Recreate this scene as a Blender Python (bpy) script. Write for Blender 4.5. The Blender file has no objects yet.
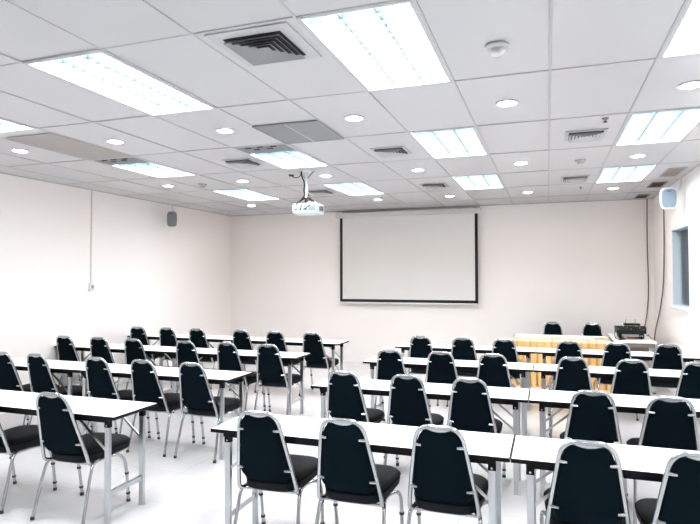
import bpy, bmesh, math, random
from mathutils import Vector, Matrix
random.seed(7)
C = bpy.context.scene.collection
PI = math.pi

# ------------------------------------------------------------------ materials
def mat(name, color, rough=.5, metal=0., spec=.5, emit=None, estr=0., noise=None, bump=None, trans=0., coat=0., ior=1.5, alpha=1):
    m = bpy.data.materials.new(name); m.use_nodes = True
    nt = m.node_tree; b = nt.nodes['Principled BSDF']
    b.inputs['Base Color'].default_value = (*color, 1)
    b.inputs['Roughness'].default_value = rough
    b.inputs['Metallic'].default_value = metal
    b.inputs['Specular IOR Level'].default_value = spec
    b.inputs['Transmission Weight'].default_value = trans
    b.inputs['Coat Weight'].default_value = coat
    b.inputs['IOR'].default_value = ior
    if emit: b.inputs['Emission Color'].default_value = (*emit, 1); b.inputs['Emission Strength'].default_value = estr
    if noise or bump:
        tc = nt.nodes.new('ShaderNodeTexCoord')
    if noise:
        sc, amt = noise
        n = nt.nodes.new('ShaderNodeTexNoise'); n.inputs['Scale'].default_value = sc; n.inputs['Detail'].default_value = 5
        nt.links.new(tc.outputs['Object'], n.inputs['Vector'])
        mx = nt.nodes.new('ShaderNodeMix'); mx.data_type = 'RGBA'
        mx.inputs['A'].default_value = (*[c*(1-amt) for c in color], 1)
        mx.inputs['B'].default_value = (*[min(1, c*(1+amt)) for c in color], 1)
        nt.links.new(n.outputs['Fac'], mx.inputs['Factor'])
        nt.links.new(mx.outputs['Result'], b.inputs['Base Color'])
    if bump:
        sc, st = bump
        n = nt.nodes.new('ShaderNodeTexNoise'); n.inputs['Scale'].default_value = sc; n.inputs['Detail'].default_value = 3
        nt.links.new(tc.outputs['Object'], n.inputs['Vector'])
        bp = nt.nodes.new('ShaderNodeBump'); bp.inputs['Strength'].default_value = st; bp.inputs['Distance'].default_value = .002
        nt.links.new(n.outputs['Fac'], bp.inputs['Height']); nt.links.new(bp.outputs['Normal'], b.inputs['Normal'])
    return m

M = {}
M['wall'] = mat('wall_paint', (.875, .835, .81), .7, noise=(1.2, .012), bump=(60, .15))
M['tile'] = mat('ceiling_tile', (.478, .476, .49), .36, spec=1., noise=(1.6, .02), bump=(90, .12))
M['tbar'] = mat('ceiling_bar', (.47, .465, .47), .5)
M['gap'] = mat('ceiling_gap', (.24, .235, .23), .9)
M['chrome'] = mat('chrome', (.44, .455, .47), .24, 1., noise=(14, .05))
M['leg'] = mat('table_leg_chrome', (.50, .52, .54), .28, 1., noise=(9, .05))
M['fabric'] = mat('navy_fabric', (.0016, .0058, .0090), .95, spec=.06, noise=(180, .25), bump=(420, .5))
M['seat'] = mat('seat_vinyl', (.0035, .005, .008), .65, spec=.16, noise=(60, .15), bump=(300, .3))
M['rubber'] = mat('black_rubber', (.012, .012, .013), .6)
M['laminate'] = mat('white_laminate', (.92, .915, .92), .42, spec=.35, noise=(3, .01))
M['edge'] = mat('black_edge', (.003, .003, .004), .5, spec=.15)
M['white'] = mat('white_plastic', (.70, .73, .77), .35)
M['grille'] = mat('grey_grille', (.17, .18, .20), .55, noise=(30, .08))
M['vent'] = mat('vent_grey', (.25, .255, .27), .5, noise=(6, .06))
M['ventd'] = mat('vent_dark', (.035, .035, .04), .8)
M['ventt'] = mat('vent_tan', (.40, .375, .355), .7, noise=(5, .06))
M['ventw'] = mat('vent_white', (.46, .465, .48), .5)
M['tan'] = mat('vent_beige', (.30, .25, .215), .6)
M['brown'] = mat('vent_brown', (.04, .028, .02), .7)
M['screen'] = mat('screen_fabric', (.70, .685, .665), .9)
M['screenb'] = mat('screen_border', (.008, .008, .008), .8)
M['case'] = mat('screen_case', (.62, .60, .575), .5)
M['cable'] = mat('brown_cable', (.16, .105, .085), .6)
M['cableb'] = mat('black_cable', (.01, .01, .012), .5)
M['conduit'] = mat('pale_conduit', (.66, .62, .60), .5)
M['skirt'] = mat('skirt_cloth', (.66, .42, .17), .8, noise=(4, .05), bump=(200, .2))
M['skirth'] = mat('skirt_hem', (.80, .66, .46), .8)
M['black'] = mat('black_metal', (.004, .005, .005), .5, spec=.25, noise=(20, .1))
M['green'] = mat('green_panel', (.02, .05, .035), .4)
M['silver'] = mat('silver_face', (.45, .46, .46), .35, .8)
M['red'] = mat('red_knob', (.6, .05, .03), .4)
M['spk'] = mat('speaker_grey', (.20, .21, .225), .6)
M['glass'] = mat('glass', (.9, .95, .95), .02, trans=1., ior=1.45)
gm = M['glass']; gt = gm.node_tree; go = gt.nodes['Material Output']
g1 = gt.nodes.new('ShaderNodeBsdfTransparent'); g2 = gt.nodes.new('ShaderNodeBsdfGlossy'); g2.inputs['Roughness'].default_value = .03
g3 = gt.nodes.new('ShaderNodeFresnel'); g3.inputs['IOR'].default_value = 1.45; g4 = gt.nodes.new('ShaderNodeMixShader')
gt.links.new(g3.outputs[0], g4.inputs[0]); gt.links.new(g1.outputs[0], g4.inputs[1]); gt.links.new(g2.outputs[0], g4.inputs[2]); gt.links.new(g4.outputs[0], go.inputs['Surface'])
M['jamb'] = mat('window_metal', (.62, .70, .76), .4, 0)
M['blind'] = mat('window_blind', (.42, .355, .27), .7, noise=(8, .1))
M['reflect'] = mat('reflector', (.80, .88, .93), .35, .2)
M['louver'] = mat('louver', (.06, .09, .108), .5)
M['tube'] = mat('fluorescent_tube', (1, 1, 1), .4, emit=(.86, .94, 1.), estr=26)
M['down'] = mat('downlight_lamp', (1, 1, 1), .4, emit=(1., .85, .72), estr=105)
M['clear'] = mat('clear_dome', (.80, .80, .82), .12, trans=.5)
M['spkgrille'] = mat('speaker_grille', (.22, .27, .34), .6, noise=(80, .1))
M['ventb'] = mat('warm_grey_metal', (.30, .265, .24), .6)
M['whiteb'] = mat('projector_plastic', (.54, .61, .68), .3)
M['lens'] = mat('lens_glass', (.02, .02, .03), .05)

def floor_mat():
    m = bpy.data.materials.new('floor_tile'); m.use_nodes = True
    nt = m.node_tree; b = nt.nodes['Principled BSDF']
    tc = nt.nodes.new('ShaderNodeTexCoord')
    br = nt.nodes.new('ShaderNodeTexBrick'); br.offset = 0; br.squash = 1
    br.inputs['Scale'].default_value = 1.0
    br.inputs['Brick Width'].default_value = .6; br.inputs['Row Height'].default_value = .6
    br.inputs['Mortar Size'].default_value = .0025; br.inputs['Mortar Smooth'].default_value = .3
    br.inputs['Color1'].default_value = (.63, .605, .60, 1); br.inputs['Color2'].default_value = (.60, .585, .585, 1)
    br.inputs['Mortar'].default_value = (.47, .44, .43, 1)
    nt.links.new(tc.outputs['Object'], br.inputs['Vector'])
    n = nt.nodes.new('ShaderNodeTexNoise'); n.inputs['Scale'].default_value = 1.7; n.inputs['Detail'].default_value = 6
    nt.links.new(tc.outputs['Object'], n.inputs['Vector'])
    mp = nt.nodes.new('ShaderNodeMapRange'); mp.inputs['To Min'].default_value = .12; mp.inputs['To Max'].default_value = .22
    nt.links.new(n.outputs['Fac'], mp.inputs['Value']); nt.links.new(mp.outputs['Result'], b.inputs['Roughness'])
    mx = nt.nodes.new('ShaderNodeMix'); mx.data_type = 'RGBA'; mx.blend_type = 'MULTIPLY'; mx.inputs['Factor'].default_value = .12
    nt.links.new(br.outputs['Color'], mx.inputs['A']); nt.links.new(n.outputs['Color'], mx.inputs['B'])
    nt.links.new(mx.outputs['Result'], b.inputs['Base Color'])
    b.inputs['Specular IOR Level'].default_value = .75
    return m
M['floor'] = floor_mat()

# ------------------------------------------------------------------ mesh helpers
def finish(name, bm, ms, parent=None, smooth=False, loc=None):
    me = bpy.data.meshes.new(name); bm.normal_update(); bm.to_mesh(me); bm.free()
    for m in (ms if isinstance(ms, (list, tuple)) else [ms]): me.materials.append(m)
    if smooth:
        for p in me.polygons: p.use_smooth = True
        me.set_sharp_from_angle(angle=math.radians(40))
    o = bpy.data.objects.new(name, me); C.objects.link(o)
    if parent: o.parent = parent
    if loc: o.location = loc
    return o

def box(bm, x0, y0, z0, x1, y1, z1, mi=0, bev=0):
    r = bmesh.ops.create_cube(bm, size=1)
    vs = r['verts']
    for v in vs:
        v.co = Vector(((x0+x1)/2+v.co.x*(x1-x0), (y0+y1)/2+v.co.y*(y1-y0), (z0+z1)/2+v.co.z*(z1-z0)))
    fs = {f for v in vs for f in v.link_faces}
    for f in fs: f.material_index = mi
    if bev:
        es = list({e for v in vs for e in v.link_edges})
        r = bmesh.ops.bevel(bm, geom=es, offset=bev, segments=2, affect='EDGES', profile=.5)
        for f in r['faces']: f.material_index = mi

def obox(bm, a, b, w, h, mi=0, up=Vector((0, 0, 1))):
    """box bar from a to b; w across, h along up"""
    a, b = Vector(a), Vector(b); d = (b-a).normalized()
    s = d.cross(up)
    if s.length < 1e-4: s = d.cross(Vector((0, 1, 0)))
    s.normalize(); u = s.cross(d)
    vs = []
    for p in (a, b):
        for i, j in ((-1, -1), (1, -1), (1, 1), (-1, 1)):
            vs.append(bm.verts.new(p+s*(i*w/2)+u*(j*h/2)))
    for q in ((0, 3, 2, 1), (4, 5, 6, 7), (0, 1, 5, 4), (1, 2, 6, 5), (2, 3, 7, 6), (3, 0, 4, 7)):
        f = bm.faces.new([vs[k] for k in q]); f.material_index = mi

def tube(bm, pts, r, seg=8, mi=0, closed=False):
    pts = [Vector(p) for p in pts]; n = len(pts); rings = []
    ref = None
    for i, p in enumerate(pts):
        if closed: t = (pts[(i+1) % n]-pts[i-1])
        else: t = (pts[min(i+1, n-1)]-pts[max(i-1, 0)])
        t.normalize()
        if ref is None:
            ref = Vector((0, 0, 1)) if abs(t.z) < .9 else Vector((0, 1, 0))
        u = (ref-t*ref.dot(t))
        if u.length < 1e-3: u = Vector((1, 0, 0))-t*t.x
        u.normalize(); ref = u; v = t.cross(u)
        rr = r[i] if isinstance(r, (list, tuple)) else r
        rings.append([bm.verts.new(p+u*(rr*math.cos(2*PI*k/seg))+v*(rr*math.sin(2*PI*k/seg))) for k in range(seg)])
    m = n if closed else n-1
    for i in range(m):
        A, B = rings[i], rings[(i+1) % n]
        for k in range(seg):
            f = bm.faces.new((A[k], A[(k+1) % seg], B[(k+1) % seg], B[k])); f.material_index = mi
    if not closed:
        f = bm.faces.new(list(reversed(rings[0]))); f.material_index = mi
        f = bm.faces.new(rings[-1]); f.material_index = mi

def smooth_path(ctrl, n=6):
    """Catmull-Rom through ctrl"""
    P = [Vector(c) for c in ctrl]; P = [P[0]*2-P[1]]+P+[P[-1]*2-P[-2]]; out = []
    for i in range(1, len(P)-2):
        for k in range(n):
            t = k/n; a, b, c, d = P[i-1], P[i], P[i+1], P[i+2]
            out.append(.5*((2*b)+(-a+c)*t+(2*a-5*b+4*c-d)*t*t+(-a+3*b-3*c+d)*t**3))
    out.append(P[-2]); return out

def lathe(bm, prof, seg=24, mi=0, at=(0, 0, 0), cap=True):
    at = Vector(at); rings = []
    for r, z in prof:
        rings.append([bm.verts.new(at+Vector((r*math.cos(2*PI*k/seg), r*math.sin(2*PI*k/seg), z))) for k in range(seg)])
    for A, B in zip(rings, rings[1:]):
        for k in range(seg):
            f = bm.faces.new((A[k], A[(k+1) % seg], B[(k+1) % seg], B[k])); f.material_index = mi
    if cap:
        for R in (rings[0][::-1], rings[-1]):
            f = bm.faces.new(R); f.material_index = mi

def prism(bm, outline, f0, f1, mi=0):
    """outline: 2-D points; f0/f1 map (u,v)->Vector for the two caps"""
    A = [bm.verts.new(f0(*p)) for p in outline]; B = [bm.verts.new(f1(*p)) for p in outline]
    n = len(outline); fs = [bm.faces.new(A[::-1]), bm.faces.new(B)]
    for k in range(n): fs.append(bm.faces.new((A[k], A[(k+1) % n], B[(k+1) % n], B[k])))
    for f in fs: f.material_index = mi

def rrect(x0, y0, x1, y1, r, n=5):
    out = []
    for cx, cy, a0 in ((x1-r, y1-r, 0), (x0+r, y1-r, 90), (x0+r, y0+r, 180), (x1-r, y0+r, 270)):
        for k in range(n+1):
            a = math.radians(a0+90*k/n); out.append((cx+r*math.cos(a), cy+r*math.sin(a)))
    return out

def empty(name, loc=(0, 0, 0), rz=0, label=None, cat=None, group=None, kind=None):
    o = bpy.data.objects.new(name, None); C.objects.link(o); o.location = loc; o.rotation_euler = (0, 0, rz)
    o.empty_display_size = .1
    return tag(o, label, cat, group, kind)
def tag(o, label=None, cat=None, group=None, kind=None):
    if label: o['label'] = label
    if cat: o['category'] = cat
    if group: o['group'] = group
    if kind: o['kind'] = kind
    return o
def copy_tree(o, parent=None):
    c = o.copy(); C.objects.link(c); c.parent = parent
    for ch in list(o.children): copy_tree(ch, c)
    return c

# ------------------------------------------------------------------ room shell
H = 2.977; XL, XR, YF, YB = -6.385, 1.68, 10.62, -3.2
GX, GY = .0273, 3.7518                      # a crossing of the ceiling grid
def cx(i): return GX+.6*i
def cy(j): return GY+1.2*j

bm = bmesh.new(); box(bm, XL-.15, YB-.15, -.12, XR+.15, YF+.15, 0)
tag(finish('floor', bm, M['floor']), kind='structure')
bm = bmesh.new(); box(bm, XL-.15, YF, 0, XR+.15, YF+.15, H+.3)
tag(finish('wall_front', bm, M['wall']), kind='structure')
bm = bmesh.new(); box(bm, XL-.15, YB-.15, 0, XR+.15, YB, H+.3)
tag(finish('wall_back', bm, M['wall']), kind='structure')
bm = bmesh.new(); box(bm, XL-.15, YB, 0, XL, YF, H+.3)
tag(finish('wall_left', bm, M['wall']), kind='structure')
WY0, WY1, WZ0, WZ1 = 8.12, 9.16, 1.256, 2.36
bm = bmesh.new()
box(bm, XR, YB, 0, XR+.15, WY0, H+.3); box(bm, XR, WY1, 0, XR+.15, YF, H+.3)
box(bm, XR, WY0, 0, XR+.15, WY1, WZ0); box(bm, XR, WY0, WZ1, XR+.15, WY1, H+.3)
tag(finish('wall_right', bm, M['wall']), kind='structure')

# window in the right wall
w = empty('window_1', (XR, (WY0+WY1)/2, WZ0), kind='structure')
hw = (WY1-WY0)/2; hh = WZ1-WZ0
bm = bmesh.new()
for a in ((.0, -hw, 0, .15, -hw+.035, hh), (.0, hw-.035, 0, .15, hw, hh), (0, -hw+.035, 0, .15, hw-.035, .03), (0, -hw+.035, hh-.035, .15, hw-.035, hh)): box(bm, *a)
finish('frame', bm, M['jamb'], w)
bm = bmesh.new(); box(bm, -.03, -hw-.03, -.035, .02, hw+.03, -.0); finish('sill', bm, M['white'], w)
bm = bmesh.new(); box(bm, .105, -hw+.035, .03, .111, hw-.035, hh-.035); finish('pane', bm, M['glass'], w)
bm = bmesh.new()
for k in range(14): box(bm, .135, -hw+.036+k*.0692, .031, .146, -hw+.034+(k+1)*.0692, hh-.036)
finish('blind', bm, M['blind'], w)

# ------------------------------------------------------------------ ceiling
lights = [(i, j) for j in (-1, 1, 3) for i in (-8, -5, -2, 1)]
hid_lights = [(i, j) for j in (-3,) for i in (-8, -5, -2, 1)]
lightset = set(lights+hid_lights)
bm = bmesh.new()
i0, i1, j0, j1 = -11, 2, -6, 5
for i in range(i0, i1+1):
    for j in range(j0, j1+1):
        if (i, j) in lightset: continue
        xa, xb = max(cx(i), XL), min(cx(i+1), XR); ya, yb = max(cy(j), YB), min(cy(j+1), YF)
        if xb-xa < .03 or yb-ya < .03: continue
        if (i, j) == (-8, 0): ya2, xa2 = ya, xa
        g = .0078; dz = random.uniform(0, .004)
        vs = []
        for (x, y) in ((xa+g, ya+g), (xb-g, ya+g), (xb-g, yb-g), (xa+g, yb-g)):
            vs.append(Vector((x, y, H+.004+dz+random.uniform(-.0015, .0015))))
        lo = [bm.verts.new(v) for v in vs]; hi = [bm.verts.new(v+Vector((0, 0, .015))) for v in vs]
        bm.faces.new(lo[::-1])
        for k in range(4): bm.faces.new((lo[k], lo[(k+1) % 4], hi[(k+1) % 4], hi[k]))
# bars of the grid
for i in range(i0, i1+2):
    x = cx(i)
    if XL < x < XR: box(bm, x-.0065, YB, H, x+.0065, YF, H+.012, mi=1)
for j in range(j0, j1+2):
    y = cy(j)
    if not YB < y < YF: continue
    for i in range(i0, i1+1):
        xa, xb = max(cx(i), XL), min(cx(i+1), XR)
        if xb-xa > .03: box(bm, xa+.0065, y-.0065, H, xb-.0065, y+.0065, H+.012, mi=1)
# wall angle
box(bm, XL, YB, H-.004, XL+.022, YF, H+.012, mi=1); box(bm, XR-.022, YB, H-.004, XR, YF, H+.012, mi=1)
box(bm, XL+.022, YF-.022, H-.004, XR-.022, YF, H+.012, mi=1)
# dark plenum deck above the bars
for i in range(i0, i1+1):
    for j in range(j0, j1+1):
        if (i, j) in lightset: continue
        xa, xb = max(cx(i), XL), min(cx(i+1), XR); ya, yb = max(cy(j), YB), min(cy(j+1), YF)
        if xb-xa < .01 or yb-ya < .01: continue
        f = bm.faces.new([bm.verts.new((x, y, H+.024)) for x, y in ((xa, ya), (xa, yb), (xb, yb), (xb, ya))]); f.material_index = 2
box(bm, XL-.1, YB-.1, H+.28, XR+.1, YF+.1, H+.33, mi=2)
tag(finish('ceiling', bm, [M['tile'], M['tbar'], M['gap']]), kind='structure')

# ------------------------------------------------------------------ troffers
COLN = {-8: 'far-left column', -5: 'column above the projector', -2: 'column in line with the screen', 1: 'column beside the right wall'}
ROWN = {-1: 'nearest row', 1: 'middle row', 3: 'row farthest back', -3: 'row behind the camera', -5: 'last row behind the camera'}
def area(parent, sx, sy, power, col, loc):
    l = bpy.data.lights.new('tube_glow', 'AREA'); l.shape = 'RECTANGLE'; l.size = sx; l.size_y = sy; l.energy = power; l.color = col
    o = bpy.data.objects.new('tube_glow', l); C.objects.link(o); o.parent = parent; o.location = loc
def make_troffer(cover=0.):
    t = empty('ceiling_light')
    L0 = -.6+cover*1.2
    bm = bmesh.new()
    for a in ((-.297, -.597, -.274, -.597), (-.297, -.597, .297, -.574)): pass
    box(bm, -.297, -.597, -.003, -.275, .597, .012); box(bm, .275, -.597, -.003, .297, .597, .012)
    box(bm, -.275, -.597, -.003, .275, -.575, .012); box(bm, -.275, .575, -.003, .275, .597, .012)
    finish('frame', bm, M['ventw'], t)
    bm = bmesh.new()       # housing: open box upwards
    z0, z1 = .012, .115
    box(bm, -.292, -.592, z0, -.280, .592, z1); box(bm, .280, -.592, z0, .292, .592, z1)
    box(bm, -.280, -.592, z0, .280, -.580, z1); box(bm, -.280, .580, z0, .280, .592, z1)
    box(bm, -.292, -.592, z1, .292, .592, z1+.01)
    finish('housing', bm, M['reflect'], t)
    bm = bmesh.new()
    for x in (-.095, .095): obox(bm, (x, L0+.03, .024), (x, .575, .024), .006, .028)
    n = 14; 
    for k in range(1, n):
        y = -.575+1.15*k/n
        if y < L0+.02: continue
        for xa, xb in ((-.275, -.098), (-.092, .092), (.098, .275)): obox(bm, (xa, y, .022), (xb, y, .022), .003, .030)
    finish('louver', bm, M['louver'], t)
    for x in (-.185, 0, .185):
        bm = bmesh.new(); tube(bm, [(x, L0+.05, .072), (x, .56, .072)], .013, 10)
        finish('tube', bm, M['tube'], t, smooth=True)
    if cover:  # grey panel added to imitate louvers reflecting dark at the near end
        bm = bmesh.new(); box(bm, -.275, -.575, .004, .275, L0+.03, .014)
        finish('shade_panel', bm, M['grille'], t)
        for x, y in ((-.16, .06), (-.02, .05), (.12, .06), (.05, .13), (-.1, .14)):
            bm = bmesh.new(); box(bm, x-.03, -.575+y-.012, -.002, x+.03, -.575+y+.012, .004); finish('shade_fleck', bm, M['ventd'], t)  # made-up dark flecks, part of the same painted louver shade
    return t
PW = 40.
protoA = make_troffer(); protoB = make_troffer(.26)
area(protoA, .53, 1.12, PW, (.94, .975, 1.), (0, 0, .112))
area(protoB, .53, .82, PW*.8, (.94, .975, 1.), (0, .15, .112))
usedA = usedB = False
for (i, j) in lights+hid_lights:
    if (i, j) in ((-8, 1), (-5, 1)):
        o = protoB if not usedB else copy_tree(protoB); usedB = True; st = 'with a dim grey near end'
    else:
        o = protoA if not usedA else copy_tree(protoA); usedA = True; st = 'with bright louvers'
    o.location = (cx(i)+.3, cy(j)+.6, H)
    tag(o, f'fluorescent ceiling light {st}, {ROWN[j]}, {COLN[i]}', 'ceiling light', 'fluorescent troffers in the ceiling')

# ------------------------------------------------------------------ downlights
dl = empty('downlight')
bm = bmesh.new(); lathe(bm, [(.070, .006), (.080, .004), (.083, -.002), (.077, -.006), (.065, -.004), (.062, .006)], 28, cap=False)
finish('trim_ring', bm, M['white'], dl, smooth=True)
bm = bmesh.new(); lathe(bm, [(.062, .003), (.062, .0), (.045, -.003), (.001, -.004)], 28); finish('lamp', bm, M['down'], dl, smooth=True)
DC = {-8.5: 'nearest the left wall', -6.5: 'second from the left wall', -4.5: 'in line with the projector',
      -2.5: 'in line with the screen', -.5: 'just right of the screen', 1.5: 'nearest the right wall'}
DR = {.5: 'nearest row', 2.5: 'middle row', 4.5: 'back row by the screen wall'}
first = True
for j in (.5, 2.5, 4.5):
    for i in DC:
        o = dl if first else copy_tree(dl); first = False
        o.location = (cx(i), cy(j), H)
        tag(o, f'small round downlight, {DR[j]}, {DC[i]}', 'downlight', 'round downlights in the ceiling')

# ------------------------------------------------------------------ ceiling vents
def diffuser(s=.17, plate=.24, m='ventw', core='vent'):
    t = empty('ceiling_vent')
    bm = bmesh.new(); box(bm, -plate, -plate, -.006, plate, plate, .002, bev=.002); finish('plate', bm, M[m], t)
    bm = bmesh.new(); box(bm, -s, -s, -.010, s, s, -.0065); finish('opening', bm, M['ventd'], t)
    n = 5
    for k in range(n):
        a = s*(1-k/n)-.002; b = a-.020; zt = -.030+.002*k
        bm = bmesh.new()
        # square ring of sloping louvre
        A = [(-a, -a), (a, -a), (a, a), (-a, a)]; B = [(-b, -b), (b, -b), (b, b), (-b, b)]
        va = [bm.verts.new((x, y, zt)) for x, y in A]; vb = [bm.verts.new((x, y, -.012)) for x, y in B]
        va2 = [bm.verts.new((x, y, zt+.002)) for x, y in A]; vb2 = [bm.verts.new((x, y, -.0105)) for x, y in B]
        for q in range(4):
            r = (q+1) % 4
            bm.faces.new((va[q], vb[q], vb[r], va[r])); bm.faces.new((va2[q], va2[r], vb2[r], vb2[q]))
            bm.faces.new((vb[q], vb2[q], vb2[r], vb[r])); bm.faces.new((va[q], va[r], va2[r], va2[q]))
        if k == n-1: bm.faces.new(vb[::-1])
        finish('louver_ring', bm, M[core], t)
    return t
d0 = diffuser(core='vent'); d1 = diffuser(s=.145, plate=.175, core='ventw')
VL = [(-2.5, -.78, 'square ceiling vent nearest the camera, left of the big louvered light'),
      (-5.42, 1.56, 'small square ceiling vent left of the light above the projector'),
      (-2.55, 1.56, 'small square ceiling vent left of the middle light in line with the screen'),
      (.52, 1.52, 'small square ceiling vent left of the middle light beside the right wall'),
      (-5.45, 3.55, 'small square ceiling vent just behind the projector pole'),
      (-2.55, 3.52, 'small square ceiling vent above the left part of the screen'),
      (.55, 3.58, 'small square ceiling vent left of the farthest light beside the right wall')]
for k, (i, j, lb) in enumerate(VL):
    o = d0 if k == 0 else d1 if k == 1 else copy_tree(d1)
    o.location = (cx(i), cy(j), H); tag(o, lb, 'ceiling vent', 'square ceiling vents')
# return air grille, two panels
t = empty('return_grille', (cx(-3.5), cy(.725), H), label='grey slatted return air grille in front of the light above the projector', cat='air grille')
bm = bmesh.new()
for a in ((-.30, -.33, -.285, .33), (.285, -.33, .30, .33), (-.285, -.33, .285, -.315), (-.285, .315, .285, .33)):
    box(bm, a[0], a[1], -.012, a[2], a[3], .003)
finish('frame', bm, M['vent'], t)
bm = bmesh.new(); box(bm, -.006, -.315, -.013, .006, .315, .001); finish('divider', bm, M['ventw'], t)
bm = bmesh.new(); box(bm, -.285, -.315, -.001, .285, .315, .002); finish('backing', bm, M['grille'], t)
for sx in (-1, 1):
    bm = bmesh.new()
    for k in range(26):
        y = -.305+k*.0244
        xa, xb = sorted((sx*.008, sx*.283))
        obox(bm, (xa, y, -.006), (xb, y, -.006), .013, .002, up=Vector((0, .5, 1)))
    finish('slat_panel', bm, M['vent'], t)
# tan perforated panel
t = empty('perforated_grille', (cx(-7.47), cy(.55), H), label='flat tan grey perforated air panel at the left, in front of the dim light', cat='air grille')
bm = bmesh.new(); box(bm, -.265, -.52, -.006, .265, .52, .003, bev=.002); finish('panel', bm, M['ventt'], t)
bm = bmesh.new()
for k in range(17): box(bm, -.25+k*.03, -.5, -.009, -.25+k*.03+.008, .5, -.0055)
finish('slats', bm, M['ventt'], t)
# slots beside right wall
for (x, y, sx, sy, m, lb) in ((1.48, 7.95, .10, .30, 'tan', 'beige square ceiling vent in the strip beside the right wall'),
                              (1.47, 8.97, .095, .23, 'brown', 'dark brown slot vent in the ceiling above the white speaker'),
                              (1.455, 10.18, .09, .22, 'brown', 'dark brown slot vent in the ceiling by the screen wall corner')):
    t = empty('slot_vent', (x, y, H), label=lb, cat='ceiling vent')
    bm = bmesh.new()
    for a in ((-sx, -sy, -sx+.012, sy), (sx-.012, -sy, sx, sy), (-sx+.012, -sy, sx-.012, -sy+.012), (-sx+.012, sy-.012, sx-.012, sy)):
        box(bm, a[0], a[1], -.010, a[2], a[3], .002)
    finish('frame', bm, M['ventw'] if m == 'tan' else M['tan'], t)
    bm = bmesh.new(); box(bm, -sx+.012, -sy+.012, -.001, sx-.012, sy-.012, .002); finish('opening', bm, M[m], t)
    bm = bmesh.new()
    for k in range(int((sx*2-.03)/.02)): box(bm, -sx+.02+k*.02, -sy+.013, -.008, -sx+.026+k*.02, sy-.013, -.0015)
    finish('slats', bm, M[m], t)

# ------------------------------------------------------------------ detectors and sprinklers
t = empty('smoke_detector', (cx(-.47), cy(-.42), H), label='clear domed detector on the ceiling right of the big louvered light', cat='detector')
bm = bmesh.new(); lathe(bm, [(.066, .002), (.066, -.008), (.052, -.016), (.001, -.016)], 28); finish('base', bm, M['ventw'], t, smooth=True)
bm = bmesh.new(); lathe(bm, [(.044, -.0165), (.046, -.025), (.04, -.042), (.026, -.054), (.001, -.058)], 24); finish('dome', bm, M['clear'], t, smooth=True)
for (i, j, lb) in ((.55, 2.55, 'small round white detector between two vents on the right of the ceiling'), (-7.63, 2.55, 'small round white detector at left, behind the dim light')):
    t = empty('smoke_detector', (cx(i), cy(j), H), label=lb, cat='detector')
    bm = bmesh.new(); lathe(bm, [(.06, .002), (.06, -.012), (.052, -.018), (.001, -.018)], 24); finish('base', bm, M['ventw'], t, smooth=True)
    bm = bmesh.new(); lathe(bm, [(.038, -.0185), (.036, -.036), (.02, -.042), (.001, -.043)], 24); finish('dome', bm, M['ventw'], t, smooth=True)
for (i, j, lb) in ((.72, 1.09, 'small sprinkler head on the ceiling left of the middle light by the right wall'), (.74, 4.27, 'small sprinkler head near the back row of the ceiling at right'), (-4.33, 4.37, 'small sprinkler head beside the back downlight above the left half of the screen')):
    t = empty('sprinkler', (cx(i), cy(j), H), label=lb, cat='sprinkler')
    bm = bmesh.new(); lathe(bm, [(.026, .008), (.026, -.003), (.012, -.006), (.010, -.018), (.001, -.018)], 16); finish('body', bm, M['vent'], t, smooth=True)
    bm = bmesh.new(); lathe(bm, [(.001, -.024), (.018, -.024), (.018, -.027), (.001, -.027)], 16); tube(bm, [(0, 0, -.0185), (0, 0, -.0235)], .004, 6)
    finish('deflector', bm, M['ventd'], t)

# ------------------------------------------------------------------ projection screen
XS0, XS1 = -3.86, -1.19; ZB, ZT = 1.19, 2.84; ys = YF-.10
t = empty('projection_screen', ((XS0+XS1)/2, ys, ZB), label='wide white pull-down projection screen with black borders on front wall', cat='projection screen')
hw = (XS1-XS0)/2; hh = ZT-ZB
bm = bmesh.new(); box(bm, -hw+.055, 0, .055, hw-.055, .003, hh); finish('screen_surface', bm, M['screen'], t)
bm = bmesh.new()
box(bm, -hw, -.001, .0, -hw+.055, .0035, hh-.01); box(bm, hw-.055, -.001, .0, hw, .0035, hh-.01); box(bm, -hw+.055, -.001, 0, hw-.055, .0035, .055)
finish('border', bm, M['screenb'], t)
bm = bmesh.new(); tube(bm, [(-hw-.01, .001, -.012), (hw+.01, .001, -.012)], .013, 10); finish('weight_bar', bm, M['white'], t, smooth=True)
bm = bmesh.new(); box(bm, -hw-.09, -.03, hh, hw+.05, .085, hh+.095, bev=.012); finish('roller_case', bm, M['case'], t)
for s in (-1, 1):
    bm = bmesh.new(); box(bm, s*(hw-.05)-.02, .0, hh+.09, s*(hw-.05)+.02, .06, H-ZB+.0); finish('hanger', bm, M['case'], t)

# ------------------------------------------------------------------ projector
px, py = -2.765, 6.36
t = empty('projector_mount', (px, py, H), label='white ceiling pole mount with cables holding the projector', cat='projector mount')
bm = bmesh.new(); lathe(bm, [(.07, .002), (.07, -.008), (.001, -.008)], 20); finish('ceiling_plate', bm, M['white'], t, smooth=True)
bm = bmesh.new(); tube(bm, [(0, 0, -.008), (0, 0, -.33)], .017, 14); finish('pole', bm, M['white'], t, smooth=True)
for s in (-1, 1):
    bm = bmesh.new(); obox(bm, (0, 0, -.10), (s*.10, -.01, -.008), .018, .006); finish('strut', bm, M['grille'], t)
    bm = bmesh.new(); tube(bm, smooth_path([(0, 0, -.325), (s*.05, -.02, -.35), (s*.10, -.03, -.385), (s*.125, -.04, -.407)], 4), .011, 8); finish('claw', bm, M['black'], t, smooth=True)
for s in (-1, 1):
    bm = bmesh.new(); tube(bm, smooth_path([(0, .0, -.325), (s*.04, .06, -.35), (s*.07, .10, -.39), (s*.075, .10, -.407)], 4), .011, 8); finish('claw', bm, M['black'], t, smooth=True)
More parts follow.
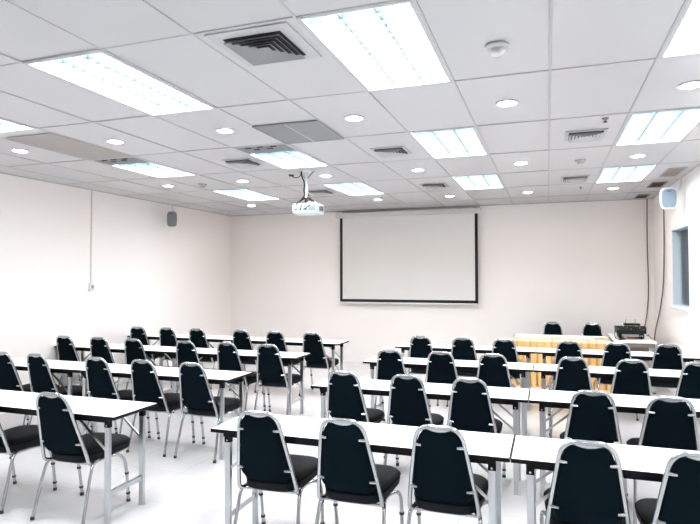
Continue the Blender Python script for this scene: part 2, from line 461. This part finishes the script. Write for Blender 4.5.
bm = bmesh.new(); tube(bm, smooth_path([(-.055, -.03, -.008), (-.05, -.04, -.06), (-.028, -.03, -.12), (-.020, -.025, -.17), (-.028, -.02, -.24), (-.022, -.02, -.30), (-.05, -.07, -.36), (-.07, -.15, -.43)], 5), .009, 6); finish('cable', bm, M['cableb'], t, smooth=True)
for pp in ([(.026, -.02, -.30), (.06, -.12, -.38), (.03, -.18, -.42), (-.02, -.165, -.49)], [(.02, -.03, -.28), (.10, -.10, -.36), (.12, -.17, -.43), (.04, -.165, -.485)]):
    bm = bmesh.new(); tube(bm, smooth_path(pp, 5), .006, 6); finish('cable', bm, M['cableb'], t, smooth=True)
bm = bmesh.new(); tube(bm, smooth_path([(-.20, -.02, -.045), (-.16, -.03, -.075), (-.10, -.03, -.075), (-.07, -.02, -.04), (-.07, -.02, -.006)], 5), .005, 6); finish('cable', bm, M['cableb'], t, smooth=True)
bm = bmesh.new(); tube(bm, [(-.225, -.022, -.042), (-.165, -.022, -.050)], .014, 8); finish('plug', bm, M['cableb'], t, smooth=True)

t = empty('projector', (px+.02, py, H-.53), label='white projector hanging from the ceiling pole above left aisle', cat='projector')
bm = bmesh.new()
prism(bm, rrect(-.168, -.14, .168, .14, .05, 6), lambda x, y: Vector((x*.96, y*.96, .0)), lambda x, y: Vector((x, y, .03)))
prism(bm, rrect(-.168, -.14, .168, .14, .05, 6), lambda x, y: Vector((x, y, .03)), lambda x, y: Vector((x, y, .10)))
prism(bm, rrect(-.168, -.14, .168, .14, .05, 6), lambda x, y: Vector((x, y, .10)), lambda x, y: Vector((x*.93, y*.93, .122)))
bmesh.ops.remove_doubles(bm, verts=bm.verts, dist=1e-5)
finish('body', bm, M['whiteb'], t)
bm = bmesh.new(); r = bmesh.ops.create_cone(bm, segments=20, radius1=.04, radius2=.036, depth=.05, cap_ends=True, matrix=Matrix.Translation((.09, .16, .06)) @ Matrix.Rotation(PI/2, 4, 'X'))
finish('lens', bm, M['lens'], t, smooth=True)
for k, (x, wd) in enumerate(((-.10, .035), (-.04, .03), (.02, .045))):
    bm = bmesh.new(); box(bm, x-wd/2, -.143, .035, x+wd/2, -.139, .06); finish('socket', bm, M['grille'], t)
bm = bmesh.new()
for k in range(7): box(bm, .065+k*.012, -.143, .03, .071+k*.012, -.1385, .09)
finish('exhaust_vent', bm, M['grille'], t)
bm = bmesh.new(); box(bm, .168, -.06, .03, .192, .02, .085, bev=.004); finish('side_duct', bm, M['grille'], t)

# ------------------------------------------------------------------ speakers
def speaker(loc, rz, w_, h_, d_, mb, mg, label, brk):
    t = empty('wall_speaker', loc, rz, label, 'speaker', 'speakers on the side walls')
    def shape(sx, sz):
        out = []
        for k in range(32):
            a = 2*PI*k/32; c, s = math.cos(a), math.sin(a)
            e = .55 if s > 0 else .38
            x = math.copysign(abs(c)**e, c)*w_/2*sx*(1-.10*max(0, -s)); z = math.copysign(abs(s)**.5, s)*h_/2*sz
            out.append((x, z))
        return out
    bm = bmesh.new()
    prism(bm, shape(.80, .9), lambda x, z: Vector((x, d_, z)), lambda x, z: Vector((x*1.25, .02, z*1.11)))
    prism(bm, shape(1, 1), lambda x, z: Vector((x, .02, z)), lambda x, z: Vector((x*.95, 0, z*.96)))
    bmesh.ops.recalc_face_normals(bm, faces=bm.faces); finish('cabinet', bm, mb, t)
    bm = bmesh.new()
    prism(bm, shape(.80, .84), lambda x, z: Vector((x, .001, z)), lambda x, z: Vector((x*.96, -.008, z*.97)))
    bmesh.ops.recalc_face_normals(bm, faces=bm.faces); finish('grille', bm, mg, t)
    bm = bmesh.new(); box(bm, -w_*.12, -.010, h_*.30, w_*.12, -.006, h_*.34); finish('badge', bm, M['ventd'], t)
    bm = bmesh.new(); tube(bm, smooth_path(brk, 4), .010, 8); finish('bracket', bm, M['conduit'], t, smooth=True)
    return t
speaker((-6.15, 8.29, 2.69), math.radians(28), .17, .265, .14, M['spk'], M['spk'], 'small grey speaker hung high on the left wall', [(0, .10, .10), (0, .10, .17), (-.02, .10, .24), (-.02, .10, .286)])
speaker((1.49, 8.25, 2.69), math.radians(-5), .215, .285, .15, M['white'], M['spkgrille'], 'white speaker with rounded grille high on the right wall', [(.06, .14, .06), (.10, .14, .10), (.14, .13, .16), (.15, .13, .286)])
# conduit and switch, left wall
t = empty('wall_conduit', (XL, 6.69, 1.60), label='thin pale vertical conduit running down the left wall', cat='conduit')
bm = bmesh.new(); box(bm, 0, -.008, 0, .014, .008, H-1.605); finish('cover', bm, M['conduit'], t)
for z in (.25, .8, 1.3):
    bm = bmesh.new(); box(bm, 0.001, -.014, z, .017, .014, z+.02); finish('clip', bm, M['conduit'], t)
t = empty('light_switch', (XL, 6.69, 1.48), label='small white switch box at the foot of the left wall conduit', cat='switch')
bm = bmesh.new(); box(bm, 0, -.04, 0, .03, .04, .12, bev=.004); finish('box', bm, M['white'], t)
bm = bmesh.new(); box(bm, .0305, -.012, .035, .038, .03, .085); finish('rocker', bm, M['vent'], t)
# socket plate on right wall
t = empty('wall_socket', (XR, 10.15, 1.10), label='small white socket plate on the right wall near the corner', cat='socket')
bm = bmesh.new(); box(bm, -.010, -.04, -.06, 0, .04, .06, bev=.003); finish('plate', bm, M['white'], t)
bm = bmesh.new(); box(bm, -.013, -.02, -.02, -.0105, .02, .02); finish('outlet', bm, M['vent'], t)
# cables down the corner
bm = bmesh.new(); tube(bm, smooth_path([(1.585, YF-.035, H-.004), (1.58, YF-.02, 2.2), (1.59, YF-.02, 1.5), (1.56, YF-.02, 1.05), (1.50, YF-.03, .72), (1.46, YF-.05, .5), (1.46, YF-.05, .25), (1.46, YF-.05, .01)], 8), .009, 6)
tag(finish('speaker_cable', bm, M['cable'], smooth=True), 'thin brown cable running straight down the front wall near the right corner', 'cable')
bm = bmesh.new(); tube(bm, smooth_path([(1.64, 9.50, H-.004), (1.66, 9.60, 2.7), (1.66, 9.62, 2.1), (1.66, 9.73, 1.55), (1.655, 10.0, 1.15), (1.64, 10.38, .74), (1.64, 10.45, .4), (1.64, 10.45, .01)], 8), .010, 6)
tag(finish('speaker_cable', bm, M['cable'], smooth=True), 'brown cable curving down from the white speaker along the right wall', 'cable')

# ------------------------------------------------------------------ folding tables
TH = .745
def make_table(L=1.8, D=.46):
    t = empty('folding_table')
    top = None
    bm = bmesh.new(); box(bm, -L/2+.004, .004, TH-.010, L/2-.004, D-.004, TH, bev=.0015); top = finish('tabletop', bm, M['laminate'], t)
    bm = bmesh.new()
    box(bm, -L/2, 0, TH-.022, L/2, D, TH-.0101)
    for a in ((-L/2, 0, L/2, .0038), (-L/2, D-.0038, L/2, D), (-L/2, .0038, -L/2+.0038, D-.0038), (L/2-.0038, .0038, L/2, D-.0038)):
        box(bm, a[0], a[1], TH-.0101, a[2], a[3], TH-.0006)
    finish('edging', bm, M['edge'], top)
    for y in (.035, D-.035):
        bm = bmesh.new(); box(bm, -L/2+.075, y-.010, TH-.050, L/2-.075, y+.010, TH-.0225); finish('rail', bm, M['edge'], t)
    for s in (-1, 1):
        x = s*(L/2-.095)
        for y in (.055, D-.055):
            bm = bmesh.new(); box(bm, x-.019, y-.013, .012, x+.019, y+.013, TH-.055, bev=.003)
            lg = finish('leg', bm, M['leg'], t)
            bm = bmesh.new(); box(bm, x-.021, y-.015, 0, x+.021, y+.015, .0125); finish('foot_cap', bm, M['ventw'], lg)
            bm = bmesh.new(); box(bm, x-.0205, y-.015, TH-.088, x+.0205, y+.015, TH-.0225); finish('bracket', bm, M['edge'], lg)
            bm = bmesh.new(); bmesh.ops.create_cone(bm, segments=10, radius1=.007, radius2=.006, depth=.006, cap_ends=True, matrix=Matrix.Translation((x, y-.017, TH-.074)) @ Matrix.Rotation(PI/2, 4, 'X')); finish('rivet', bm, M['chrome'], lg)
            bm = bmesh.new(); obox(bm, (x-s*.02, y, .50), (x-s*.27, y, TH-.035), .008, .016); finish('brace', bm, M['leg'], t)
        bm = bmesh.new(); obox(bm, (x, .068, .20), (x, D-.068, .20), .018, .034); finish('crossbar', bm, M['leg'], t)
    return t
tproto = make_table()
YN = {1: 3.12, 2: 4.57, 3: 6.04, 4: 7.47}
ROW = {1: 'nearest row', 2: 'second row', 3: 'third row', 4: 'farthest row'}
XT = {'Lout': -5.475, 'Lin': -3.67, 'Rin': -1.05, 'Rout': .755}
TN = {'Lout': 'by the left wall', 'Lin': 'at the left of the aisle', 'Rin': 'at the right of the aisle', 'Rout': 'by the right wall'}
used = False
for r in (1, 2, 3, 4):
    for k in XT:
        dxy = (-.045, -.03) if r == 1 and k[0] == 'R' else (0, 0)
        if (r, k) == (1, 'Lout'): continue
        o = tproto if not used else copy_tree(tproto); used = True
        o.location = (XT[k]+dxy[0], YN[r]+dxy[1], 0)
        tag(o, f'white-topped folding table with black edge, {ROW[r]}, {TN[k]}', 'table', 'white folding training tables')

# ------------------------------------------------------------------ chairs
def make_chair():
    t = empty('banquet_chair')
    lean = lambda z: -.165-(z-.43)*.30           # y of the back plane at a height
    # seat: rounded trapezoid cushion
    def outline(g):
        pts = []
        for k in range(40):
            a = 2*PI*k/40; c, s = math.cos(a), math.sin(a)
            x = math.copysign(abs(c)**.48, c); y = math.copysign(abs(s)**.48, s)
            wd = .198+.018*y
            pts.append((x*(wd-g), .080+y*(.247-g)))
        return pts
    bm = bmesh.new()
    prof = [(.016, .392), (.004, .400), (0, .420), (.0, .445), (.006, .462), (.022, .474), (.06, .479), (.12, .481)]
    rings = [[bm.verts.new((x, y, z)) for x, y in outline(g)] for g, z in prof]
    for A, B in zip(rings, rings[1:]):
        for k in range(40): bm.faces.new((A[k], A[(k+1) % 40], B[(k+1) % 40], B[k]))
    bm.faces.new(rings[0][::-1]); bm.faces.new(rings[-1])
    st = finish('seat', bm, M['seat'], t, smooth=True)
    bm = bmesh.new(); tube(bm, [(x, y, .449) for x, y in outline(-.001)], .0035, 6, closed=True); finish('piping', bm, M['fabric'], st, smooth=True)
    # hoop of the back
    pts = [(-.168, -.085, .388), (-.180, -.125, .390), (-.188, -.158, .405), (-.188, lean(.44), .44)]
    pts = smooth_path(pts, 4)[:-1]
    side = [(-.188, .44), (-.176, .53), (-.156, .66), (-.137, .78), (-.128, .828), (-.114, .862), (-.091, .886), (-.061, .898), (-.03, .899), (0, .898)]
    full = side+[(-x, z) for x, z in side[-2::-1]]
    sp = smooth_path([(x, lean(z), z) for x, z in full], 3)
    path = pts+sp+[Vector((-p.x, p.y, p.z)) for p in pts[::-1]]
    bm = bmesh.new(); tube(bm, path, .012, 10); finish('back_frame', bm, M['chrome'], t, smooth=True)
    # chrome hand plate under the top of the hoop
    bm = bmesh.new(); up = [(-.070, .893), (-.04, .896), (0, .896), (.04, .896), (.070, .893)]; dn = [(.055, .880), (.032, .872), (0, .869), (-.032, .872), (-.055, .880)]
    prism(bm, up+dn, lambda x, z: Vector((x, lean(z)-.004, z)), lambda x, z: Vector((x, lean(z)+.004, z)))
    bmesh.ops.recalc_face_normals(bm, faces=bm.faces); finish('hand_plate', bm, M['chrome'], t)
    # padded back
    half = [(0, .462), (.085, .462), (.130, .474), (.153, .505), (.163, .535), (.153, .60), (.141, .68), (.127, .77), (.119, .815), (.106, .850), (.084, .877), (.058, .881), (.033, .872), (0, .868)]
    ol = half+[(-x, z) for x, z in half[-2:0:-1]]
    def ring(sc, dy):
        c = (0, .66); r = []
        for x, z in ol:
            x2, z2 = x*sc[0], c[1]+(z-c[1])*sc[1]; bulge = 0
            r.append(bm.verts.new((x2, lean(z2)+dy, z2)))
        return r
    bm = bmesh.new()
    R = [ring((.55, .6), -.016), ring((.88, .92), -.014), ring((.985, .99), -.009), ring((1, 1), 0), ring((1, 1), .012), ring((.96, .975), .028), ring((.8, .85), .040), ring((.5, .55), .045)]
    n = len(ol)
    for A, B in zip(R, R[1:]):
        for k in range(n): bm.faces.new((A[k], A[(k+1) % n], B[(k+1) % n], B[k]))
    bm.faces.new(R[0][::-1]); bm.faces.new(R[-1]); bmesh.ops.recalc_face_normals(bm, faces=bm.faces)
    finish('backrest', bm, M['fabric'], t, smooth=True)
    for s in (-1, 1):
        for z, xo in ((.795, .137), (.545, .176)):
            bm = bmesh.new(); a = Vector((s*(xo), lean(z)-.004, z)); b = Vector((s*(xo-.044), lean(z)-.017, z))
            tube(bm, [a, a*.5+b*.5, b], [.0095, .0105, .008], 8); finish('clip', bm, M['chrome'], t, smooth=True)
    # seat frame under the cushion
    bm = bmesh.new(); tube(bm, [(-.172, -.12, .385), (-.180, .08, .385), (-.17, .24, .385), (.17, .24, .385), (.180, .08, .385), (.172, -.12, .385)], .009, 8, closed=True)
    finish('seat_frame', bm, M['chrome'], t, smooth=True)
    for s in (-1, 1):
        for fr in (0, 1):
            if fr:
                path = smooth_path([(s*.165, .02, .385), (s*.195, .08, .388), (s*.212, .13, .375), (s*.219, .175, .33), (s*.219, .20, .25), (s*.216, .222, .12), (s*.213, .234, .012)], 4)
            else:
                path = smooth_path([(s*.180, -.06, .388), (s*.190, -.115, .38), (s*.197, -.145, .33), (s*.205, -.19, .17), (s*.2125, -.234, .012)], 4)
            bm = bmesh.new(); tube(bm, path, .0112, 10); lg = finish('leg', bm, M['chrome'], t, smooth=True)
            bm = bmesh.new(); x, y = path[-1].x, path[-1].y; lathe(bm, [(.014, 0), (.015, .006), (.014, .022), (.0112, .024)], 12, at=(x, y, 0)); finish('foot_cap', bm, M['rubber'], lg, smooth=True)
            if fr:
                for q in (path[-3], path[-8]):
                    bm = bmesh.new(); tube(bm, [(q.x, q.y, q.z-.007), (q.x, q.y+.000, q.z+.007)], .0155, 10); finish('bumper', bm, M['rubber'], lg)
    return t
chair0 = make_chair(); cused = False
def chair(x, y, rz, label, group):
    global cused
    o = chair0 if not cused else copy_tree(chair0); cused = True
    o.location = (x, y, 0); o.rotation_euler = (0, 0, rz); tag(o, label, 'chair', group); return o
def rowY(r): return YN[r]-.055+.235
ORD = {1: ['left', 'middle', 'right']}
P3 = ('left', 'middle', 'right')
SEATS = {
 (1, 'Lin'): [(-3.92, 'left', 0, 0), (-3.205, 'right', 0, 1.0)],
 (2, 'Lout'): [(-5.42, 'left', 0, 0), (-4.93, 'right', 0, -1)],
 (2, 'Lin'): [(-4.175, 'left', 0, 0), (-3.63, 'middle', 0, 0), (-3.085, 'right', 0, 0)],
 (3, 'Lout'): [(-6.09, 'left', 0, 0), (-5.53, 'middle', 0, 1), (-4.97, 'right', 0, 0)],
 (3, 'Lin'): [(-4.19, 'left', 0, 0), (-3.60, 'middle', 0, -1), (-3.08, 'right', 0, 1)],
 (4, 'Lout'): [(-6.10, 'left', 0, 1), (-5.54, 'middle', 0, 0), (-5.00, 'right', 0, 0)],
 (4, 'Lin'): [(-4.25, 'left', 0, 0), (-3.71, 'middle', 0, 1), (-3.12, 'right', 0, 0)],
 (1, 'Rin'): [(-1.62, 'left', -.02, 1), (-1.085, 'middle', -.03, .4), (-.55, 'right', 0, 0)],
 (1, 'Rout'): [(.175, 'left', -.05, 0), (.64, 'right', -.08, 0)],
 (2, 'Rin'): [(-1.61, 'left', 0, 0), (-1.07, 'middle', 0, 0), (-.575, 'right', 0, 0)],
 (2, 'Rout'): [(.285, 'left', -.21, 0), (.75, 'right', -.26, 0)],
 (3, 'Rin'): [(-1.61, 'left', 0, 0), (-1.06, 'middle', 0, 0), (-.53, 'right', 0, 0)],
 (3, 'Rout'): [(.225, 'left', 0, 0), (.74, 'middle', 0, 0), (1.29, 'right', 0, 0)],
 (4, 'Rin'): [(-1.58, 'left', 0, 0), (-1.03, 'middle', 0, 0), (-.52, 'right', 0, 0)],
 (4, 'Rout'): [(.235, 'left', 0, 0), (.765, 'middle', 0, 0), (1.295, 'right', 0, 0)],
}
for (r, k), L in SEATS.items():
    for x, w_, dy, an in L:
        chair(x, rowY(r)+dy, math.radians(an*2.5), f'navy padded chair, {w_} seat, {ROW[r]}, table {TN[k]}', 'chairs at the training tables')
chair(.075, 9.98, PI, 'dark navy padded chair facing the class, left one behind the skirted table', 'chairs behind the skirted table')
chair(.693, 9.98, PI, 'dark navy padded chair facing the class, right one behind the skirted table', 'chairs behind the skirted table')

# ------------------------------------------------------------------ head table with skirt
HX0, HX1, HY0, HY1 = -.50, .855, 9.20, 9.72
t = make_table(HX1-HX0, HY1-HY0); t.location = ((HX0+HX1)/2, HY0, 0)
tag(t, 'white-topped head table facing the class, wrapped in a yellow pleated skirt', 'table')
bm = bmesh.new()
path = []; 
def along(u):
    # runs left side -> front -> right side ; u metres
    Ls = HY1-HY0; Lf = HX1-HX0
    if u < Ls: return Vector((HX0, HY1-u, 0)), Vector((-1, 0, 0))
    if u < Ls+Lf: return Vector((HX0+(u-Ls), HY0, 0)), Vector((0, -1, 0))
    return Vector((HX1, HY0+(u-Ls-Lf), 0)), Vector((1, 0, 0))
Ltot = 2*(HY1-HY0)+(HX1-HX0); N = 840
cols = []
for k in range(N+1):
    u = Ltot*k/N*.9999; p, nrm = along(u)
    w_ = 1-max(0, math.sin(u*2*PI/.105+.6*math.sin(u*9)))**3; am = .048+.006*math.sin(u*5.3)
    col = []
    for z, f in ((TH-.003, .15), (TH-.06, .35), (.5, .8), (.25, 1), (.006, 1.15)):
        col.append(p+nrm*(.006+w_*am*f)+Vector((0, 0, z)))
    cols.append(col)
V = [[[bm.verts.new(q+along(Ltot*k/N*.9999)[1]*o_) for q in col] for k, col in enumerate(cols)] for o_ in (0, .0025)]
for k in range(N):
    for z in range(4):
        for s, W in enumerate(V):
            f = bm.faces.new((W[k][z], W[k+1][z], W[k+1][z+1], W[k][z+1]))
            f.material_index = 1 if z == 0 else 0
    for z in (0, 4):
        bm.faces.new((V[0][k][z], V[1][k][z], V[1][k+1][z], V[0][k+1][z]))
bmesh.ops.recalc_face_normals(bm, faces=bm.faces)
tag(finish('table_skirt', bm, [M['skirt'], M['skirth']], smooth=True), 'yellow pleated cloth skirt hanging around the head table', 'table skirt')
# crumpled end of cloth on the table top
bm = bmesh.new(); bmesh.ops.create_grid(bm, x_segments=16, y_segments=10, size=.5)
for v in bm.verts:
    x, y = v.co.x, v.co.y
    v.co = Vector((x*.20, y*.14, .010+.012*abs(math.sin(x*13+y*4))+.010*abs(math.sin(y*15-x*6))))
bmesh.ops.solidify(bm, geom=list(bm.faces), thickness=.003)
tag(finish('cloth', bm, M['skirth'], smooth=True, loc=(.74, 9.30, TH)), 'crumpled pale yellow cloth lying on the right end of the head table', 'cloth')
bm = bmesh.new(); bmesh.ops.create_grid(bm, x_segments=22, y_segments=14, size=.5)
for v in bm.verts:
    x, y = v.co.x, v.co.y; r_ = max(0, 1-2*math.hypot(x, y))
    v.co = Vector((x*.42, y*.26, .012+.05*r_*(.6+.4*math.sin(x*17+y*5))+.012*abs(math.sin(y*21-x*9))))
bmesh.ops.solidify(bm, geom=list(bm.faces), thickness=.003)
tag(finish('cloth', bm, M['skirt'], smooth=True, loc=(.62, 8.98, 0)), 'crumpled yellow cloth heap on the floor before the head table', 'cloth')

# ------------------------------------------------------------------ side table with audio gear
t = empty('side_table', (1.19, 9.12, 0), label='white side table beside the skirted table carrying audio equipment', cat='table')
bm = bmesh.new(); box(bm, -.275, 0, .715, .275, 1.15, .745, bev=.004); finish('tabletop', bm, M['laminate'], t)
for a in ((-.25, .04, .25, .06), (-.25, 1.09, .25, 1.11), (-.25, .06, -.23, 1.09), (.23, .06, .25, 1.09)):
    bm = bmesh.new(); box(bm, a[0], a[1], .655, a[2], a[3], .7145); finish('apron', bm, M['ventb'], t)
for x in (-.24, .24):
    for y in (.05, 1.10):
        bm = bmesh.new(); box(bm, x-.019, y-.019, .015, x+.019, y+.019, .654, bev=.003); lg = finish('leg', bm, M['leg'], t)
        bm = bmesh.new(); box(bm, x-.021, y-.021, 0, x+.021, y+.021, .0155); finish('foot_cap', bm, M['rubber'], lg)
bm = bmesh.new(); obox(bm, (-.22, .05, .2), (.22, .05, .2), .018, .03); finish('crossbar', bm, M['leg'], t)
bm = bmesh.new(); box(bm, -.245, .5, .40, .245, .52, .654); finish('back_panel', bm, M['ventb'], t)

t = empty('amplifier', (1.175, 9.42, TH), label='low black amplifier with a silver face, bottom of the gear on the side table', cat='amplifier')
bm = bmesh.new(); box(bm, -.17, 0, .012, .17, .30, .085, bev=.004); finish('body', bm, M['black'], t)
bm = bmesh.new(); box(bm, -.13, -.004, .035, .10, -.0005, .072); finish('face_plate', bm, M['silver'], t)
bm = bmesh.new(); box(bm, -.12, -.006, .018, .05, -.001, .028); finish('label_strip', bm, M['red'], t)
for x in (.12, .148):
    bm = bmesh.new(); bmesh.ops.create_cone(bm, segments=12, radius1=.010, radius2=.009, depth=.014, cap_ends=True, matrix=Matrix.Translation((x, -.0075, .05)) @ Matrix.Rotation(PI/2, 4, 'X')); finish('knob', bm, M['silver'], t)
for x in (-.14, .14):
    for y in (.04, .26):
        bm = bmesh.new(); lathe(bm, [(.014, 0), (.014, .0125)], 10, at=(x, y, 0)); finish('foot', bm, M['rubber'], t)
t = empty('audio_mixer', (1.17, 9.36, TH+.0855), label='wide black audio mixer lying on top of the amplifier', cat='audio mixer')
bm = bmesh.new(); prism(bm, [(0, .015), (.02, .0), (.30, .0), (.30, .085), (.27, .095), (0, .045)], lambda y, z: Vector((-.195, y, z)), lambda y, z: Vector((.195, y, z)))
bmesh.ops.recalc_face_normals(bm, faces=bm.faces); finish('body', bm, M['black'], t)
for s in (-1, 1):
    bm = bmesh.new(); box(bm, s*.1955 if s > 0 else -.1985, .0, .0, s*.1955+.003 if s > 0 else -.1955, .30, .10); finish('side_cheek', bm, M['rubber'], t)
for k in range(9):
    x = -.172+k*.043
    for q in range(3):
        y = .06+q*.08; z = .045+(y/.27)*.05
        bm = bmesh.new(); lathe(bm, [(.008, z-.002), (.008, z+.012), (.004, z+.014)], 8, at=(x, y, 0)); finish('knob', bm, M['silver'] if (k+q) % 4 == 0 else M['green'], t)
t = empty('wireless_receiver', (1.20, 9.5, TH+.1935), label='small black wireless receiver with upright antennas at the back of the mixer', cat='receiver')
bm = bmesh.new(); box(bm, -.11, .01, 0, .11, .13, .03, bev=.003); finish('body', bm, M['black'], t)
for x in (-.08, .05):
    bm = bmesh.new(); tube(bm, [(x, .12, .03), (x+.005, .12, .09)], .0035, 6); finish('antenna', bm, M['cableb'], t)
t = empty('microphone', (.985, 9.22, TH), rz=.9, label='dark handheld microphone lying on the side table left of the amplifier', cat='microphone')
bm = bmesh.new(); tube(bm, [(0, 0, .0125), (.04, 0, .0125), (.14, 0, .0125)], [.009, .011, .0125], 12); finish('handle', bm, M['black'], t, smooth=True)
bm = bmesh.new(); bmesh.ops.create_uvsphere(bm, u_segments=14, v_segments=10, radius=.021, matrix=Matrix.Translation((.155, 0, .021))); finish('grille_head', bm, M['silver'], t, smooth=True)
def cable(pts, lb, m='cableb', r=.005):
    bm = bmesh.new(); tube(bm, smooth_path(pts, 6), r, 6); tag(finish('cable', bm, M[m], smooth=True), lb, 'cable')
cable([(.975, 9.75, TH+.15), (.97, 9.6, TH+.13), (.955, 9.5, TH+.05), (.965, 9.4, TH+.006), (.99, 9.25, TH+.006)], 'black cable drooping from the left side of the mixer')
cable([(1.46, 9.45, TH+.006), (1.42, 9.56, TH+.05), (1.44, 9.66, TH+.05), (1.46, 9.80, TH+.02), (1.46, 10.0, TH+.006)], 'black cable curled on the side table right of the amplifier')
cable([(1.30, 9.21, .60), (1.32, 9.23, .52), (1.25, 9.25, .48), (1.18, 9.24, .53), (1.12, 9.22, .47), (1.28, 9.25, .42), (1.38, 9.24, .52), (1.44, 9.22, .60)], 'tangled black cable hanging beneath the side table')
bm = bmesh.new(); box(bm, -.025, -.02, -.05, .025, .02, .0, bev=.004)
tag(finish('power_adapter', bm, M['rubber'], loc=(1.42, 9.139, .60)), 'small black power adapter at the right corner of the side table', 'power adapter')

# ------------------------------------------------------------------ camera, world, view
cam = bpy.data.cameras.new('camera'); co = bpy.data.objects.new('camera', cam); C.objects.link(co)
cam.sensor_fit = 'HORIZONTAL'; cam.sensor_width = 36; cam.lens = 568.7*36/700; cam.clip_start = .05
R_ = Vector((.94467628, .32799926, -.00179454)); U_ = Vector((.00974484, -.02259677, .99969717)); F_ = Vector((-.32785938, .94440768, .02454293))
mw = Matrix(((R_.x, U_.x, -F_.x, 0), (R_.y, U_.y, -F_.y, 0), (R_.z, U_.z, -F_.z, 1.695), (0, 0, 0, 1)))
co.matrix_world = mw
S = bpy.context.scene; S.camera = co
wd = bpy.data.worlds.new('world'); S.world = wd; wd.use_nodes = True
wd.node_tree.nodes['Background'].inputs['Color'].default_value = (.7, .8, 1, 1); wd.node_tree.nodes['Background'].inputs['Strength'].default_value = .3
S.view_settings.view_transform = 'Standard'; S.view_settings.look = 'None'; S.view_settings.exposure = .47; S.view_settings.gamma = 1
S.cycles.max_bounces = 10; S.cycles.diffuse_bounces = 7; S.cycles.glossy_bounces = 5; S.cycles.transmission_bounces = 6
S.cycles.caustics_reflective = False; S.cycles.caustics_refractive = False; S.cycles.sample_clamp_indirect = 6
S.cycles.use_denoising = True
